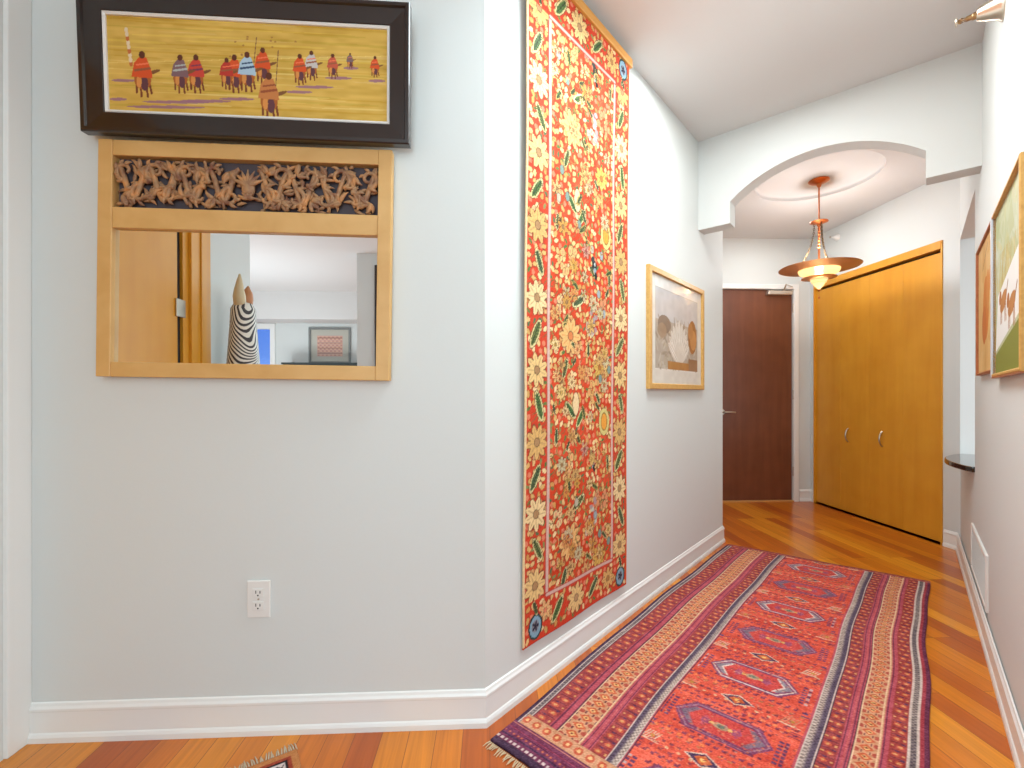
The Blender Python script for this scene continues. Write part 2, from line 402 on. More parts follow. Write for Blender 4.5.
# ------------------------------------------------------------------ doors
d1 = MB().box(dx0+.004, dx1-.004, DD+.012, DD+.056, .012, HD-.004).build('door_1', BROWN, bevel=.002); struct(d1, 'dark brown flat entry door')
c_ = MB(); c_.frame(dx1-dx0+.10, HD+.05, [(0, 0), (0, -.014), (.006, -.018), (.044, -.018), (.05, -.012), (.05, .0)], Matrix.Translation(((dx0+dx1)/2, DD, 0)))
c_.v = [(x, y, max(z, 0) if z > .06 else 0.0) for x, y, z in c_.v]
c_.build('door_casing', TRIM, d1)
MB().box(dx0, dx1, DD-.02, DD+.08, 0, .012).build('threshold', mat('threshold wood', (206, 150, 90), .4), d1, bevel=.002)
hd = MB(); R90 = Matrix.Translation((2.262, DD+.012, .877))@Matrix.Rotation(math.pi/2, 4, 'X')
hd.lathe([(0, .006), (.028, .006), (.030, 0)], 24, R90); hd.lathe([(.010, 0), (.010, .05)], 16, R90)
hd.tube([(2.262, DD-.036, .877), (2.30, DD-.04, .877), (2.375, DD-.036, .875)], [.009, .008, .007], 12)
hd.build('door_handle', NICKEL, d1, smooth=True)
cl = MB(); cl.box(2.70, 2.94, DD-.045, DD+.012, 2.018, 2.058); clo = cl.build('door_closer', mat('satin steel', (205, 196, 184), .35, metal=.6), d1, bevel=.006)
ar = MB(); ar.tube([(2.86, DD-.035, 2.07), (2.77, DD-.20, 2.078)], .007, 8); ar.tube([(2.77, DD-.20, 2.078), (2.95, DD-.02, 2.10)], .006, 8)
ar.lathe([(0, .0), (.014, 0), (.014, .02), (0, .02)], 16, Matrix.Translation((2.86, DD-.03, 2.055)))
ar.build('closer_arm', NICKEL, d1, smooth=True)
for z in (.25, 1.0, 1.85):
    MB().lathe([(0, 0), (.007, 0), (.007, .09), (0, .09)], 10, Matrix.Translation((dx1, DD-.004, z))).build('hinge', NICKEL, d1)

cd = struct(MB().frame(cy1-cy0, 2.123, [(0, -.008), (.010, -.008), (.010, .1), (0, .1)], Matrix.Translation((CX, (cy0+cy1)/2, 0))@Matrix.Rotation(-math.pi/2, 4, 'Z')).build('door_2', MAPLE), 'wide maple bifold closet doors')
for v_ in cd.data.vertices:
    if v_.co.z < .05: v_.co.z = 0
MB().box(CX-.010, CX+.05, cy0+.010, cy1-.010, 2.066, 2.114).build('top_rail', MAPLE, cd)
n = 4; lwid = (cy1-cy0-.020)/n
for i in range(n):
    y0 = cy0+.010+i*lwid
    lf = MB().box(CX+.012, CX+.046, y0+.0005, y0+lwid-.0005, .013, 2.045).build('bifold_leaf', MAPLE, cd, bevel=.0015)
    if i in (1, 2):
        yy = 3.569 if i == 1 else 3.923; zz = .69
        h = MB(); pts = []
        for k in range(13):
            t = k/12; pts.append((CX+.012-.028*math.sin(math.pi*t)**.6, yy, zz-.06+.12*t))
        h.tube(pts, .0055, 8, up=Vector((0, 1, 0))); h.build('pull_handle', NICKEL, lf, smooth=True)
MB().box(CX+.08, CX+.09, cy0, cy1, 0, 2.12).build('dark_interior', DARK, cd)

# ------------------------------------------------------------------ hung things on the mirror wall
# landscape painting in black frame
pw, ph = .9484, .4073
pt = empty('framed_painting', (-.7160, D-.05, 1.8101), 'long black framed painting of riders on a yellow plain, above the mirror', 'painting', (.0629, .0162, 0))
fm = MB(); fm.frame(pw, ph, [(0, .012), (0, -.014), (.003, -.018), (.013, -.018), (.016, -.011), (.060, -.007), (.062, -.004), (.062, .012)])
fm.build('frame', BLACKF, pt)
MB().frame(pw-.122, ph-.122, [(0, .006), (0, -.003), (.003, -.006), (.009, -.002), (.009, .006)], Matrix.Translation((0, 0, .061))).build('liner', MATB, pt)
cw, ch = pw-.140, ph-.140
cv = Canvas(cw, ch, .0016, (208, 168, 78))
for k in range(60):
    y = rnd.random()*ch; x = rnd.random()*cw; L = .05+rnd.random()*.3
    cv.ell(x, y, L, .001+rnd.random()*.003, rnd.choice([(222, 190, 84), (196, 152, 50), (214, 180, 110), (190, 158, 60), (226, 200, 120)]), rot=rnd.uniform(-.02, .02), al=.6)
cv.C += cv.noise(24, 30, 8, 5)[..., None]+cv.noise(5, 12, 10, 6)[..., None]
def P_(px, py):
    fx = (px-103)/285; fy = (py-(12.6+15.4*fx))/(95.7-2.5*fx); return fx*cw, (1-fy)*ch
S = cw/285
cv.line([P_(103, 60), P_(388, 54)], .0018, (232, 206, 120), .8)
for px, py, L in ((118, 78, 12), (112, 97, 9), (170, 100, 34), (200, 99, 26), (160, 105, 40), (232, 97, 18), (312, 85, 20), (296, 90, 14), (337, 76, 14), (377, 79, 9), (350, 66, 8)):
    x, y = P_(px, py); cv.ell(x, y, L*S, 1.5*S, (150, 104, 128), al=.85, rot=.03)
def rider(px, py, k, robe, horse=(172, 96, 44), head=(96, 52, 34), robe2=None):
    x, y = P_(px, py); u = S*k*1.42
    for dx, l in ((-3.4, 11), (-1.2, 13), (1.8, 13), (3.6, 11)):
        cv.line([(x+dx*u, y-5*u), (x+(dx*1.15+.5)*u, y-l*u)], 1.2*u, (120, 62, 40)); 
    cv.ell(x, y-4*u, 4.6*u, 5.2*u, horse); cv.ell(x+1*u, y-6*u, 2.0*u, 4*u, (100, 60, 66)); cv.ell(x-2*u, y-5*u, 1.4*u, 3.4*u, (214, 142, 74))
    cv.ell(x+5.5*u, y+.3*u, 4.5*u, 1.0*u, (128, 84, 50), rot=.35)
    cv.poly([(x-6*u, y-2.5*u), (x-4.4*u, y+5*u), (x-1*u, y+9*u), (x+2.4*u, y+8*u), (x+5*u, y+1*u), (x+5.4*u, y-3*u)], robe)
    cv.line([(x-4*u, y+1*u), (x+4*u, y+2.4*u)], 1.3*u, robe2 or (150, 90, 60)); cv.line([(x-3*u, y+4*u), (x+3*u, y+5*u)], .9*u, robe2 or (236, 120, 80))
    cv.ell(x, y+9.5*u, 1.7*u, 2.0*u, head)
ORG, RED, GRY = (214, 84, 40), (186, 60, 48), (120, 100, 104)
for a in ((349, 58, .45, GRY), (375, 64, .62, ORG), (331, 63, .72, (196, 90, 66)), (309, 62, .85, (196, 190, 186)), (297, 66, .9, ORG), (259, 62, 1.05, ORG), (230, 70, 1.1, ORG), (222, 70, .9, RED)): rider(*a)
rider(243, 68, 1.15, (170, 196, 214), robe2=(60, 80, 110)); rider(191, 70, 1.1, (200, 70, 56), robe2=(120, 60, 80)); rider(175, 70, 1.1, (128, 96, 100), robe2=(176, 180, 176)); rider(137, 70, 1.3, ORG)
rider(265, 92, 1.35, (196, 124, 70), robe2=(150, 80, 50))
x, y = P_(137, 66)
for k in range(9): cv.ell(x-(11+k*.5)*S, y+(4+k*4.2)*S, 1.8*S, 2.6*S, (196, 110, 60) if k % 3 == 0 else (226, 204, 170))
for px, py, q in ((253, 35, 60), (275, 48, 84)): cv.line([P_(px, py), P_(px-3, q)], .8*S, (120, 80, 60))
for k in range(14): 
    x, y = P_(225+rnd.random()*70, 34+rnd.random()*20); cv.ell(x, y, 1.2*S, .9*S, (160, 110, 60), al=.8)
cv.mesh('canvas', PAINT, lambda X, Y: np.stack([X-cw/2, X*0+.003, Y+.070], -1), pt)

# mirror with carved panel
mw, mh = .8628, .706
mi = empty('wall_mirror', (-.7400, D-.035, 1.0976), 'maple framed wall mirror with a carved scroll panel above the glass', 'mirror', (.004, .014, 0))
sw = .041; z1, z2, z3, z4 = .044, .444, .506, .660
m = MB(); m.box(-mw/2, -mw/2+sw, -.002, .030, 0, mh); m.box(mw/2-sw, mw/2, -.002, .030, 0, mh)
m.box(-mw/2+sw, mw/2-sw, 0, .030, 0, z1); m.box(-mw/2+sw, mw/2-sw, 0, .030, z4, mh-.0); m.box(-mw/2+sw, mw/2-sw, 0, .030, z2, z3)
m.build('frame', MAPLE_L, mi, bevel=.002)
MIR = mat('mirror silver', (236, 240, 240), .0, metal=1)
MB().box(-mw/2+sw, mw/2-sw, .014, .018, z1, z2).build('mirror_glass', MIR, mi)
CARV = mat('carved teak', (160, 100, 62), .6); nt = CARV.node_tree; b = nt.nodes['Principled BSDF']
tc = nt.nodes.new('ShaderNodeTexCoord'); n1 = nt.nodes.new('ShaderNodeTexNoise'); n1.inputs['Scale'].default_value = 26; n1.inputs['Detail'].default_value = 3
r = nt.nodes.new('ShaderNodeValToRGB'); e = r.color_ramp.elements; e[0].position = .3; e[1].position = .72
e[0].color = lin(120, 76, 56); e[1].color = lin(206, 142, 84); q = e.new(.5); q.color = lin(164, 124, 88)
nt.links.new(tc.outputs['Object'], n1.inputs['Vector']); nt.links.new(n1.outputs['Fac'], r.inputs[0]); nt.links.new(r.outputs[0], b.inputs['Base Color'])
def carving():
    m = MB(); W2 = mw/2-sw-.003; zc = (z3+z4)/2; hh = (z4-z3)/2-.004
    rr = random.Random(11)
    def put(pts, rad, y=.010):
        q = []; ra = []
        for (x, z), r_ in zip(pts, rad):
            x = max(-W2+.003, min(W2-.003, x)); z = max(zc-hh+.004, min(zc+hh-.004, z)); q.append((x, y, z)); ra.append(r_)
        m.tube(q, ra, 8, flat=.9)
    def leaf(x, z, a, L, wd, curl=.6, y=.008):
        pts = []; rad = []; N = 8
        for k in range(N):
            t = k/(N-1); pts.append((x, z)); aa = a+curl*t*1.6; x += math.cos(aa)*L/N; z += math.sin(aa)*L/N
            rad.append(max(.0012, wd*math.sin(math.pi*min(1, .12+.88*t))**.8*(1-.35*t)))
        put(pts, rad, y)
    def scroll(cx, cz, R, a0, dr, turns=1.35, th=.0092):
        pts = []; rad = []; N = 26
        for k in range(N):
            t = k/(N-1); a = a0+dr*turns*2*math.pi*t; r_ = R*(1-.78*t); pts.append((cx+math.cos(a)*r_, cz+math.sin(a)*r_)); rad.append(th*(1-.45*t))
        put(pts, rad, .008)
        for k in range(5):
            t = k/5+.05; a = a0+dr*turns*2*math.pi*t*.7; r_ = R*(1-.5*t)
            leaf(cx+math.cos(a)*r_, cz+math.sin(a)*r_, a+dr*.6, R*rr.uniform(.7, 1.05), .0065, dr*.7, y=.004+rr.random()*.006)
    for sgn in (-1, 1):
        for i in range(8):
            cx = sgn*(.052+i*.044); up = (i % 2)*2-1
            scroll(cx, zc+up*.034, rr.uniform(.026, .034), math.pi/2*(-up)+rr.uniform(-.6, .6), sgn*up, turns=rr.uniform(.7, 1.1), th=.0078)
            pts = [(cx-sgn*.024+sgn*.048*t, zc-up*.052*math.cos(math.pi*t)) for t in [j/8 for j in range(9)]]
            put(pts, [.0085-.003*abs(j/8-.5) for j in range(9)], .011)
            a0 = rr.uniform(0, 6.28)
            for k in range(5): leaf(cx+sgn*.004, zc-up*.040, a0+(k-2)*.6, rr.uniform(.034, .052), .0080, sgn*rr.choice((-.7, .5, .8)), y=.006+.003*(k % 3))
        for k in range(84):
            leaf(sgn*rr.uniform(.03, W2), zc+rr.uniform(-.066, .066), rr.uniform(0, 6.28), rr.uniform(.03, .052), .0066, rr.uniform(-1, 1), y=rr.uniform(.008, .020))
    # central palmette and urn
    for k in range(7): leaf(0, zc-.005, math.pi/2+(k-3)*.30, .062, .0085, (k-3)*.10, y=.004)
    for k in range(5): leaf(0, zc-.040, math.pi/2+(k-2)*.62, .030, .007, (k-2)*.2, y=.004)
    m.lathe([(0, -.032), (.014, -.030), (.020, -.012), (.019, .004), (.013, .018), (0, .022)], 16, Matrix.Translation((0, .008, zc))@Matrix.Diagonal((1, .5, 1, 1)))
    m.build('carved_panel', CARV, mi, smooth='all')
    MB().box(-W2-.003, W2+.003, .026, .029, z3, z4).build('panel_backing', mat('panel backing', (78, 70, 76), .8), mi)
carving()

# outlet
x0, x1, zb, zt = -.750, -.677, .360, .475
oc = (x0+x1)/2; oz = (zb+zt)/2
ou = tag(MB().box(-.0355, .0355, -.006, 0, -.0575, .0575).build('wall_outlet', WHITEP, bevel=.003, loc=(oc, D, oz)), 'white double wall outlet low on the wall under the mirror', 'outlet')
for s_ in (-1, 1):
    k = MB(); k.prism([(-.017, -.013), (.017, -.013), (.017, .013), (-.017, .013)], 0, .003)
    k.v = [(x, -.0065-z, y+s_*.020) for x, y, z in k.v]
    so = k.build('socket', WHITEP, ou, bevel=.001)
    h = MB(); h.box(-.0075, -.0050, -.0100, -.0092, s_*.020-.001, s_*.020+.008); h.box(.0050, .0075, -.0100, -.0092, s_*.020-.001, s_*.020+.007)
    h.lathe([(0, 0), (.0026, 0)], 10, Matrix.Translation((0, -.0098, s_*.020-.007))@Matrix.Rotation(math.pi/2, 4, 'X')); h.build('slot', DARK, so)
MB().lathe([(0, .0015), (.003, .001), (.0032, 0)], 12, Matrix.Translation((0, -.0062, 0))@Matrix.Rotation(math.pi/2, 4, 'X')).build('screw', NICKEL, ou)

# ------------------------------------------------------------------ hall left wall: tapestry, picture
RL = (0, 0, math.pi/2-PHI)
TW, TH = .742, 2.405
tu0, tz0 = 1.222, .168
ta = empty('wall_tapestry', UV(tu0, VL, tz0), 'tall red floral embroidered tapestry hanging from a wooden batten on the hall wall', 'tapestry', RL)
cv = Canvas(TW, TH, .0038, (204, 66, 34))
cv.C += (cv.noise(30, 90, 9, 2)+cv.noise(6, 14, 8, 3))[..., None]
CR = [(226, 190, 128), (214, 170, 104), (232, 202, 150), (206, 150, 84), (220, 178, 120), (202, 160, 96)]
GR = [(104, 116, 62), (88, 110, 74), (126, 134, 80), (84, 116, 60)]
DK = (74, 52, 34); RDL = (150, 44, 28); PK = (216, 128, 96); BLU = (150, 160, 164)
tr = random.Random(21)
def flower(x, y, R, n, c, cc, rot=0, petal=.26):
    cv.ell(x, y, R*1.04, R*1.04, RDL, al=.25)
    for k in range(n):
        a = rot+2*math.pi*k/n; cv.ell(x+math.cos(a)*R*.58, y+math.sin(a)*R*.58, R*.46, R*petal, DK, rot=a, al=.55)
    for k in range(n):
        a = rot+2*math.pi*k/n; cv.ell(x+math.cos(a)*R*.58, y+math.sin(a)*R*.58, R*.42, R*petal*.78, c, rot=a)
        cv.line([(x+math.cos(a)*R*.3, y+math.sin(a)*R*.3), (x+math.cos(a)*R*.8, y+math.sin(a)*R*.8)], .004, cc, .6)
    cv.ell(x, y, R*.28, R*.28, DK, al=.7); cv.ell(x, y, R*.22, R*.22, cc)
def leaf2(x, y, L, a, c=None, out=(214, 196, 140)):
    c = c or tr.choice(GR)
    cv.ell(x, y, L, L*.38, DK, rot=a, al=.7); cv.ell(x, y, L*.94, L*.33, out, rot=a); cv.ell(x, y, L*.80, L*.22, c, rot=a)
    for k in range(-3, 4):
        px, py = x+math.cos(a)*L*k*.2, y+math.sin(a)*L*k*.2
        for s_ in (-1, 1): cv.line([(px, py), (px+math.cos(a+s_*1.0)*L*.25, py+math.sin(a+s_*1.0)*L*.25)], .004, (54, 62, 40), .8)
    cv.line([(x-math.cos(a)*L*.8, y-math.sin(a)*L*.8), (x+math.cos(a)*L*.8, y+math.sin(a)*L*.8)], .004, (54, 62, 40))
def berries(x, y, n, c, R=.05):
    for k in range(n):
        a = tr.random()*6.28; d = R*math.sqrt(tr.random()); bx, by = x+math.cos(a)*d, y+math.sin(a)*d; q = tr.uniform(.009, .014)
        cv.ell(bx, by, q*1.2, q*1.45, DK, al=.45); cv.ell(bx, by, q, q*1.2, c); cv.ell(bx, by, q*.4, q*.6, PK, al=.7)
# small fill everywhere: buds, stems and dots in a loose lattice, symmetric repeat along the height
PER = .80
def fill(bx0, bx1, y0, y1, nrep):
    gx = int((bx1-bx0)/.027); gy = int((y1-y0)/.027)
    for j in range(gy):
        for i in range(gx):
            x = bx0+(i+.5+tr.uniform(-.3, .3))*(bx1-bx0)/gx; y = y0+(j+.5+tr.uniform(-.3, .3))*(y1-y0)/gy
            t = tr.random()
            if t < .58: q = tr.random()*3; cv.ell(x, y, .0155, .0105, DK, rot=q, al=.45); cv.ell(x, y, .0130, .0085, tr.choice(CR), rot=q)
            elif t < .7: cv.line([(x-.014, y-.01), (x, y+tr.uniform(-.01, .01)), (x+.014, y+.012)], .004, (128, 96, 54), .9)
            elif t < .86: cv.ell(x, y, .012, .006, tr.choice(GR), rot=tr.random()*3)
            else: cv.ell(x, y, .010, .010, PK)
fill(0, TW, 0, TH, 3)
bi, bb = .135, .150                                # inset of the inner guard line
# field motifs, repeating
for rep in range(-1, 4):
    Y0 = .10+rep*PER
    F_ = lambda x, y: (bi+(TW-2*bi)*x, Y0+y*PER)
    flower(*F_(.30, .26), .072, 10, (222, 176, 112), (206, 120, 70)); flower(*F_(.78, .12), .05, 8, (206, 168, 84), (176, 110, 50), petal=.3)
    leaf2(*F_(.22, .10), .045, 1.2); leaf2(*F_(.42, .44), .055, .5, out=(224, 214, 160)); leaf2(*F_(.30, .90), .05, 2.4, c=(74, 122, 62)); leaf2(*F_(.45, .86), .05, .9, c=(84, 130, 60))
    cv.ell(*F_(.38, .93), .026, .05, DK, al=.6); cv.ell(*F_(.38, .93), .022, .045, (226, 196, 150))
    berries(*F_(.26, .62), 16, (222, 174, 112), .065); berries(*F_(.80, .42), 12, (206, 140, 96)); berries(*F_(.62, .30), 9, (196, 186, 160), .035)
    x, y = F_(.66, .36)
    for k in range(9): cv.ell(x+tr.uniform(-.028, .028), y-.05+k*.013, .013, .010, tr.choice([BLU, (186, 186, 170), (170, 140, 140)]))
    x, y = F_(.86, .83); cv.ell(x, y, .045, .062, DK, al=.5); cv.ell(x, y, .042, .058, (206, 190, 120)); cv.ell(x, y, .027, .04, (150, 110, 50)); cv.ell(x, y, .022, .034, (222, 150, 60))
    berries(*F_(.70, .98), 10, (214, 160, 96), .05); berries(*F_(.15, .40), 6, (222, 190, 140), .03); leaf2(*F_(.10, .78), .035, 1.5); leaf2(*F_(.92, .60), .035, 1.6)
    x, y = F_(.66, .64)                            # small dark animal
    cv.ell(x, y, .020, .026, (40, 46, 44)); cv.ell(x+.004, y-.022, .013, .018, (140, 156, 160)); cv.ell(x-.012, y+.026, .014, .014, (52, 60, 58)); cv.ell(x+.012, y-.038, .010, .016, (30, 34, 36)); cv.ell(x+.004, y+.008, .006, .008, (190, 196, 190))
    flower(*F_(.52, .70), .032, 6, (196, 150, 130), (150, 60, 60)); flower(*F_(.55, .08), .036, 7, (214, 170, 110), (190, 90, 60))
for k in range(120):
    x = tr.uniform(bi+.02, TW-bi-.02); y = tr.uniform(bb+.03, TH-bb-.03); q = tr.random()
    if q < .55: flower(x, y, tr.uniform(.022, .036), tr.choice((5, 6, 7, 8)), tr.choice(CR+[(206, 150, 70), (196, 186, 150)]), tr.choice([(190, 100, 60), (150, 110, 70), (170, 130, 60)]), rot=k)
    elif q < .85: leaf2(x, y, tr.uniform(.022, .036), tr.uniform(.3, 2.8), out=tr.choice([(214, 196, 140), (196, 170, 96)]))
    else: cv.ell(x, y, .016, .020, DK, al=.6); cv.ell(x, y, .013, .017, tr.choice([BLU, (180, 170, 150), (120, 140, 130)]))
for k in range(200):
    x = tr.uniform(0, TW); y = tr.uniform(0, TH); a = tr.uniform(0, 6.28); pts = []
    for j in range(7): pts.append((x, y)); a += .5; x += .012*math.cos(a); y += .012*math.sin(a)
    cv.line(pts, .005, tr.choice([(150, 120, 60), (110, 100, 54), (214, 176, 110)]), .85)
# border strips wiped and repainted
for x0_, x1_ in ((0, bi), (TW-bi, TW)):
    cv.rect(x0_, x1_, 0, TH, (202, 64, 38)); fill(x0_+.01, x1_-.01, .0, TH, 3)
    k = 0; y = .20
    while y < TH-.1:
        xc = (x0_+x1_)/2
        if k % 2 == 0: flower(xc, y, .062, 9, CR[k % 3], (170, 130, 90), rot=k)
        else: leaf2(xc+(.012 if k % 4 == 1 else -.008), y, tr.uniform(.052, .064), (1.95 if k % 4 == 1 else 1.1)+tr.uniform(-.2, .2))
        y += .128; k += 1
for y0_, y1_ in ((0, bb), (TH-bb, TH)):
    cv.rect(bi*.0, TW, y0_, y1_, (202, 62, 36)); fill(.01, TW-.01, y0_+.01, y1_-.01, 2)
    yc = (y0_+y1_)/2
    flower(TW*.44, yc, .060, 9, CR[0], (180, 140, 100)); leaf2(TW*.27, yc, .058, .9); leaf2(TW*.62, yc, .055, .8); flower(TW*.78, yc, .05, 8, CR[1], (170, 120, 70)); flower(TW*.17, yc+.02, .04, 7, CR[4], PK)
    for xc in (.07, TW-.06):
        s_ = 1 if y0_ == 0 else -1
        cv.ell(xc, yc-.02*s_, .040, .046, (40, 60, 56)); cv.ell(xc, yc-.02*s_, .032, .037, (130, 164, 184)); flower(xc, yc-.018*s_, .020, 5, (28, 40, 70), (16, 24, 50))
        leaf2(xc, yc+.045*s_, .030, 1.9)
for a, b_ in (((bi, bb), (bi, TH-bb)), ((TW-bi, bb), (TW-bi, TH-bb)), ((bi, bb), (TW-bi, bb)), ((bi, TH-bb), (TW-bi, TH-bb))):
    cv.line([a, b_], .019, (176, 70, 64)); cv.line([a, b_], .012, (206, 172, 160))
cv.rect(0, .008, 0, TH, (226, 196, 150)); cv.rect(TW-.008, TW, 0, TH, (214, 96, 44)); cv.rect(0, TW, 0, .006, (206, 60, 36))
cv.C += cv.rs.uniform(-9, 9, cv.X.shape)[..., None]
def tap(X, Y):
    t = Y/TH
    off = -.014-.018*t+.003*np.sin(X*14+1)*(1-t)+.002*np.sin(Y*6+X*5)
    return np.stack([X-.022*(1-t)*(X < 0)+(t-.5)*.0, off, Y], -1)
cv.mesh('embroidered_cloth', TAPM, tap, ta, solid=.004)
MB().box(-.015, TW+.015, -.044, -.020, TH-.012, TH+.028).build('hanging_batten', wood('batten wood', (206, 140, 60), (220, 160, 80), .5, (4, 60, 60)), ta, bevel=.003)
for x in (.05, TW-.05): MB().box(x-.01, x+.01, -.021, -.002, TH-.005, TH+.015).build('bracket', NICKEL, ta)

def picture(name, loc, rot, W, H, fw, dep, fmat, label, artfn, mrg, artmat=PRINT, res=.003, off=0):
    e_ = empty(name, loc, label, 'picture', rot)
    MB().frame(W, H, [(0, -off), (0, -dep+.003), (.003, -dep), (fw-.003, -dep), (fw, -dep+.004), (fw, -off-.006)]).build('frame', fmat, e_)
    MB().box(-W/2+fw*.5, W/2-fw*.5, -off-.004, -off, fw*.5, H-fw*.5).build('backing', MATB, e_)
    c = Canvas(W-2*fw, H-2*fw, res, (222, 220, 216)); artfn(c)
    c.mesh('print', artmat, lambda X, Y: np.stack([X-W/2+fw, X*0-off-.009, Y+fw], -1), e_)
    return e_
def art_shell(c):
    W, H = c.W, c.H; m_ = .062
    c.rect(m_, W-m_, m_*1.3, H-m_, (170, 162, 152)); c.rect(m_+.004, W-m_-.004, H*.60, H-m_-.004, (186, 188, 192))
    r = random.Random(4)
    for k in range(130):
        x = r.uniform(m_, W-m_); y = r.uniform(m_*1.3, H*.62); c.ell(x, y, .03, .008, r.choice([(150, 138, 120), (196, 190, 178), (128, 116, 102), (180, 168, 146)]), rot=r.uniform(0, 3.1), al=.5)
    c.ell(W*.24, H*.56, .085, .05, (120, 106, 96), al=.9); c.ell(W*.20, H*.50, .06, .04, (150, 130, 110), al=.9)
    for k in range(11):
        a = math.pi/2+(k-5)*.19; L = .24-.012*abs(k-5); x0_, y0_ = W*.52, H*.20
        c.ell(x0_+math.cos(a)*L*.55, y0_+math.sin(a)*L*.55, L*.5, .026, (206, 200, 190), rot=a); c.ell(x0_+math.cos(a)*L*.55, y0_+math.sin(a)*L*.55, L*.48, .012, (224, 222, 216), rot=a)
        c.line([(x0_, y0_), (x0_+math.cos(a)*L, y0_+math.sin(a)*L)], .003, (140, 130, 118))
    c.ell(W*.80, H*.50, .07, .10, (150, 96, 52)); c.ell(W*.82, H*.47, .05, .06, (186, 130, 80)); c.ell(W*.76, H*.56, .04, .05, (172, 120, 76))
    c.rect(W*.30, W*.72, m_*1.3, m_*1.3+.045, (168, 118, 66)); c.rect(W*.72, W-m_, m_*1.3, m_*1.3+.07, (140, 106, 82))
    c.rect(0, m_, 0, H, (214, 212, 206)); c.rect(W-m_, W, 0, H, (214, 212, 206)); c.rect(0, W, 0, m_*1.2, (214, 212, 206))
    c.C += c.noise(20, 20, 6, 1)[..., None]
picture('framed_print', UV((2.212+3.014)/2, VL, 1.078), RL, .802, .632, .030, .022, GOLD, 'gold framed grey and brown shell print on the hall wall right of the tapestry', art_shell, .08)

RR = (0, 0, -math.pi/2-PHI)
def art_tan(c):
    W, H = c.W, c.H; c.C[:] = (214, 172, 112); r = random.Random(8)
    for k in range(60): c.ell(r.uniform(0, W), r.uniform(0, H), r.uniform(.03, .1), r.uniform(.02, .07), r.choice([(212, 170, 110), (222, 184, 124), (196, 146, 80), (214, 176, 120)]), rot=r.random()*3, al=.4)
    c.ell(W*.50, H*.48, .10, .13, (196, 120, 52)); c.ell(W*.40, H*.36, .08, .08, (186, 108, 50)); c.ell(W*.62, H*.60, .05, .08, (204, 134, 66)); c.ell(W*.75, H*.66, .03, .05, (210, 140, 80)); c.line([(W*.3, H*.8), (W*.62, H*.95)], .006, (120, 90, 60))
def art_dog(c):
    W, H = c.W, c.H; c.C[:] = (176, 178, 140); r = random.Random(9)
    for k in range(80): c.ell(r.uniform(0, W), r.uniform(H*.35, H), r.uniform(.03, .1), r.uniform(.01, .05), r.choice([(186, 190, 160), (160, 166, 120), (196, 180, 120), (196, 200, 186)]), rot=r.random()*3, al=.4)
    for k in range(30): x = r.uniform(0, W*.7); c.line([(x, H*.45), (x+r.uniform(-.02, .08), H*.72)], .004, (176, 140, 70), .7)
    c.poly([(0, 0), (W, 0), (W, H*.28), (0, H*.12)], (126, 128, 50))
    c.poly([(0, H*.14), (W*.95, H*.30), (W*.98, H*.66), (W*.10, H*.48)], (224, 222, 218))
    for ox, oy in ((.32, .42), (.62, .36)):
        x, y = W*ox, H*oy
        c.ell(x, y, .075, .030, (178, 120, 66), rot=.25); c.ell(x-.07, y+.02, .028, .022, (166, 104, 52), rot=.5); c.line([(x+.06, y+.01), (x+.10, y+.05)], .010, (150, 96, 50))
        for dx in (-.05, -.03, .03, .05): c.line([(x+dx, y-.01), (x+dx*1.2, y-.065)], .012, (160, 104, 58))
picture('framed_print', UV((2.42+3.005)/2, VR, 1.134), RR, .585, .566, .010, .018, REDW, 'thin red-brown framed tan abstract print, farther of the two on the right wall', art_tan, .05, PAINT)
e2 = picture('framed_print', UV((1.80+2.395)/2, VR, 1.111), RR, .595, .578, .012, .022, GOLD, 'gold framed print of two brown animals on white paper, nearer one on the right wall', art_dog, .05, PAINT, off=.002)
MB().box(-.2975, .2975, -.021, -.003, -.004, .001).build('bottom_edge', REDW, e2)
MB().box(-.2975-.002, -.2975+.012, -.0235, -.003, 0, .578).build('far_edge', mat('silvered frame edge', (205, 210, 222), .35), e2)

# vent grille in right wall
g = empty('return_air_grille', UV(3.06, VR, .145), 'white return air grille low in the right wall', 'vent', RR)
MB().frame(.66, .235, [(0, 0), (0, -.006), (.004, -.009), (.016, -.009), (.018, -.004), (.018, 0)]).build('frame', WHITEP, g)
sl = MB()
for k in range(16): sl.box(-.312, .312, -.006, .002, .022+k*.0122, .028+k*.0122, None)
sl.build('slats', WALL, g)
MB().box(-.312, .312, -.0015, -.0005, .018, .217).build('backing', mat('grille shadow', (186, 182, 178), .8), g)

# sidewall sprinklers
def sprinkler(loc, rotz, L, label, k=1.0, m1=NICKEL):
    e_ = empty('fire_sprinkler', loc, label, 'sprinkler', (0, 0, rotz))
    X = Matrix.Rotation(math.pi/2, 4, 'X')     # lathe z -> -y
    MB().lathe([(0, 0), (.050*k, 0), (.050*k, .004), (.042*k, .012), (.022*k, .062*k), (.018*k, .066*k), (0, .066*k)], 32, X).build('escutcheon', m1, e_, smooth=True)
    b_ = MB(); b_.lathe([(.012*k, .05*k), (.012*k, .075*k), (.009*k, .078*k), (.009*k, .092*k), (0, .092*k)], 20, X)
    for s_ in (-1, 1): b_.tube([(s_*.009*k, -.090*k, 0), (s_*.013*k, -.105*k, 0), (s_*.004*k, -L, 0)], .0028*k, 8)
    b_.tube([(0, -.09*k, 0), (0, -L, 0)], .003*k, 8)
    b_.build('sprinkler_body', mat('sprinkler brass', (170, 136, 96), .35, metal=1) if m1 is NICKEL else m1, e_, smooth=True)
    MB().lathe([(0, L), (.013*k, L), (.015*k, L+.003), (.013*k, L+.006), (0, L+.006)], 24, X).build('deflector', NICKEL, e_)
    return e_
sprinkler(UV(2.30, VR, 2.385), RR[2], .115, 'nickel sidewall sprinkler high on the right wall near the ceiling')
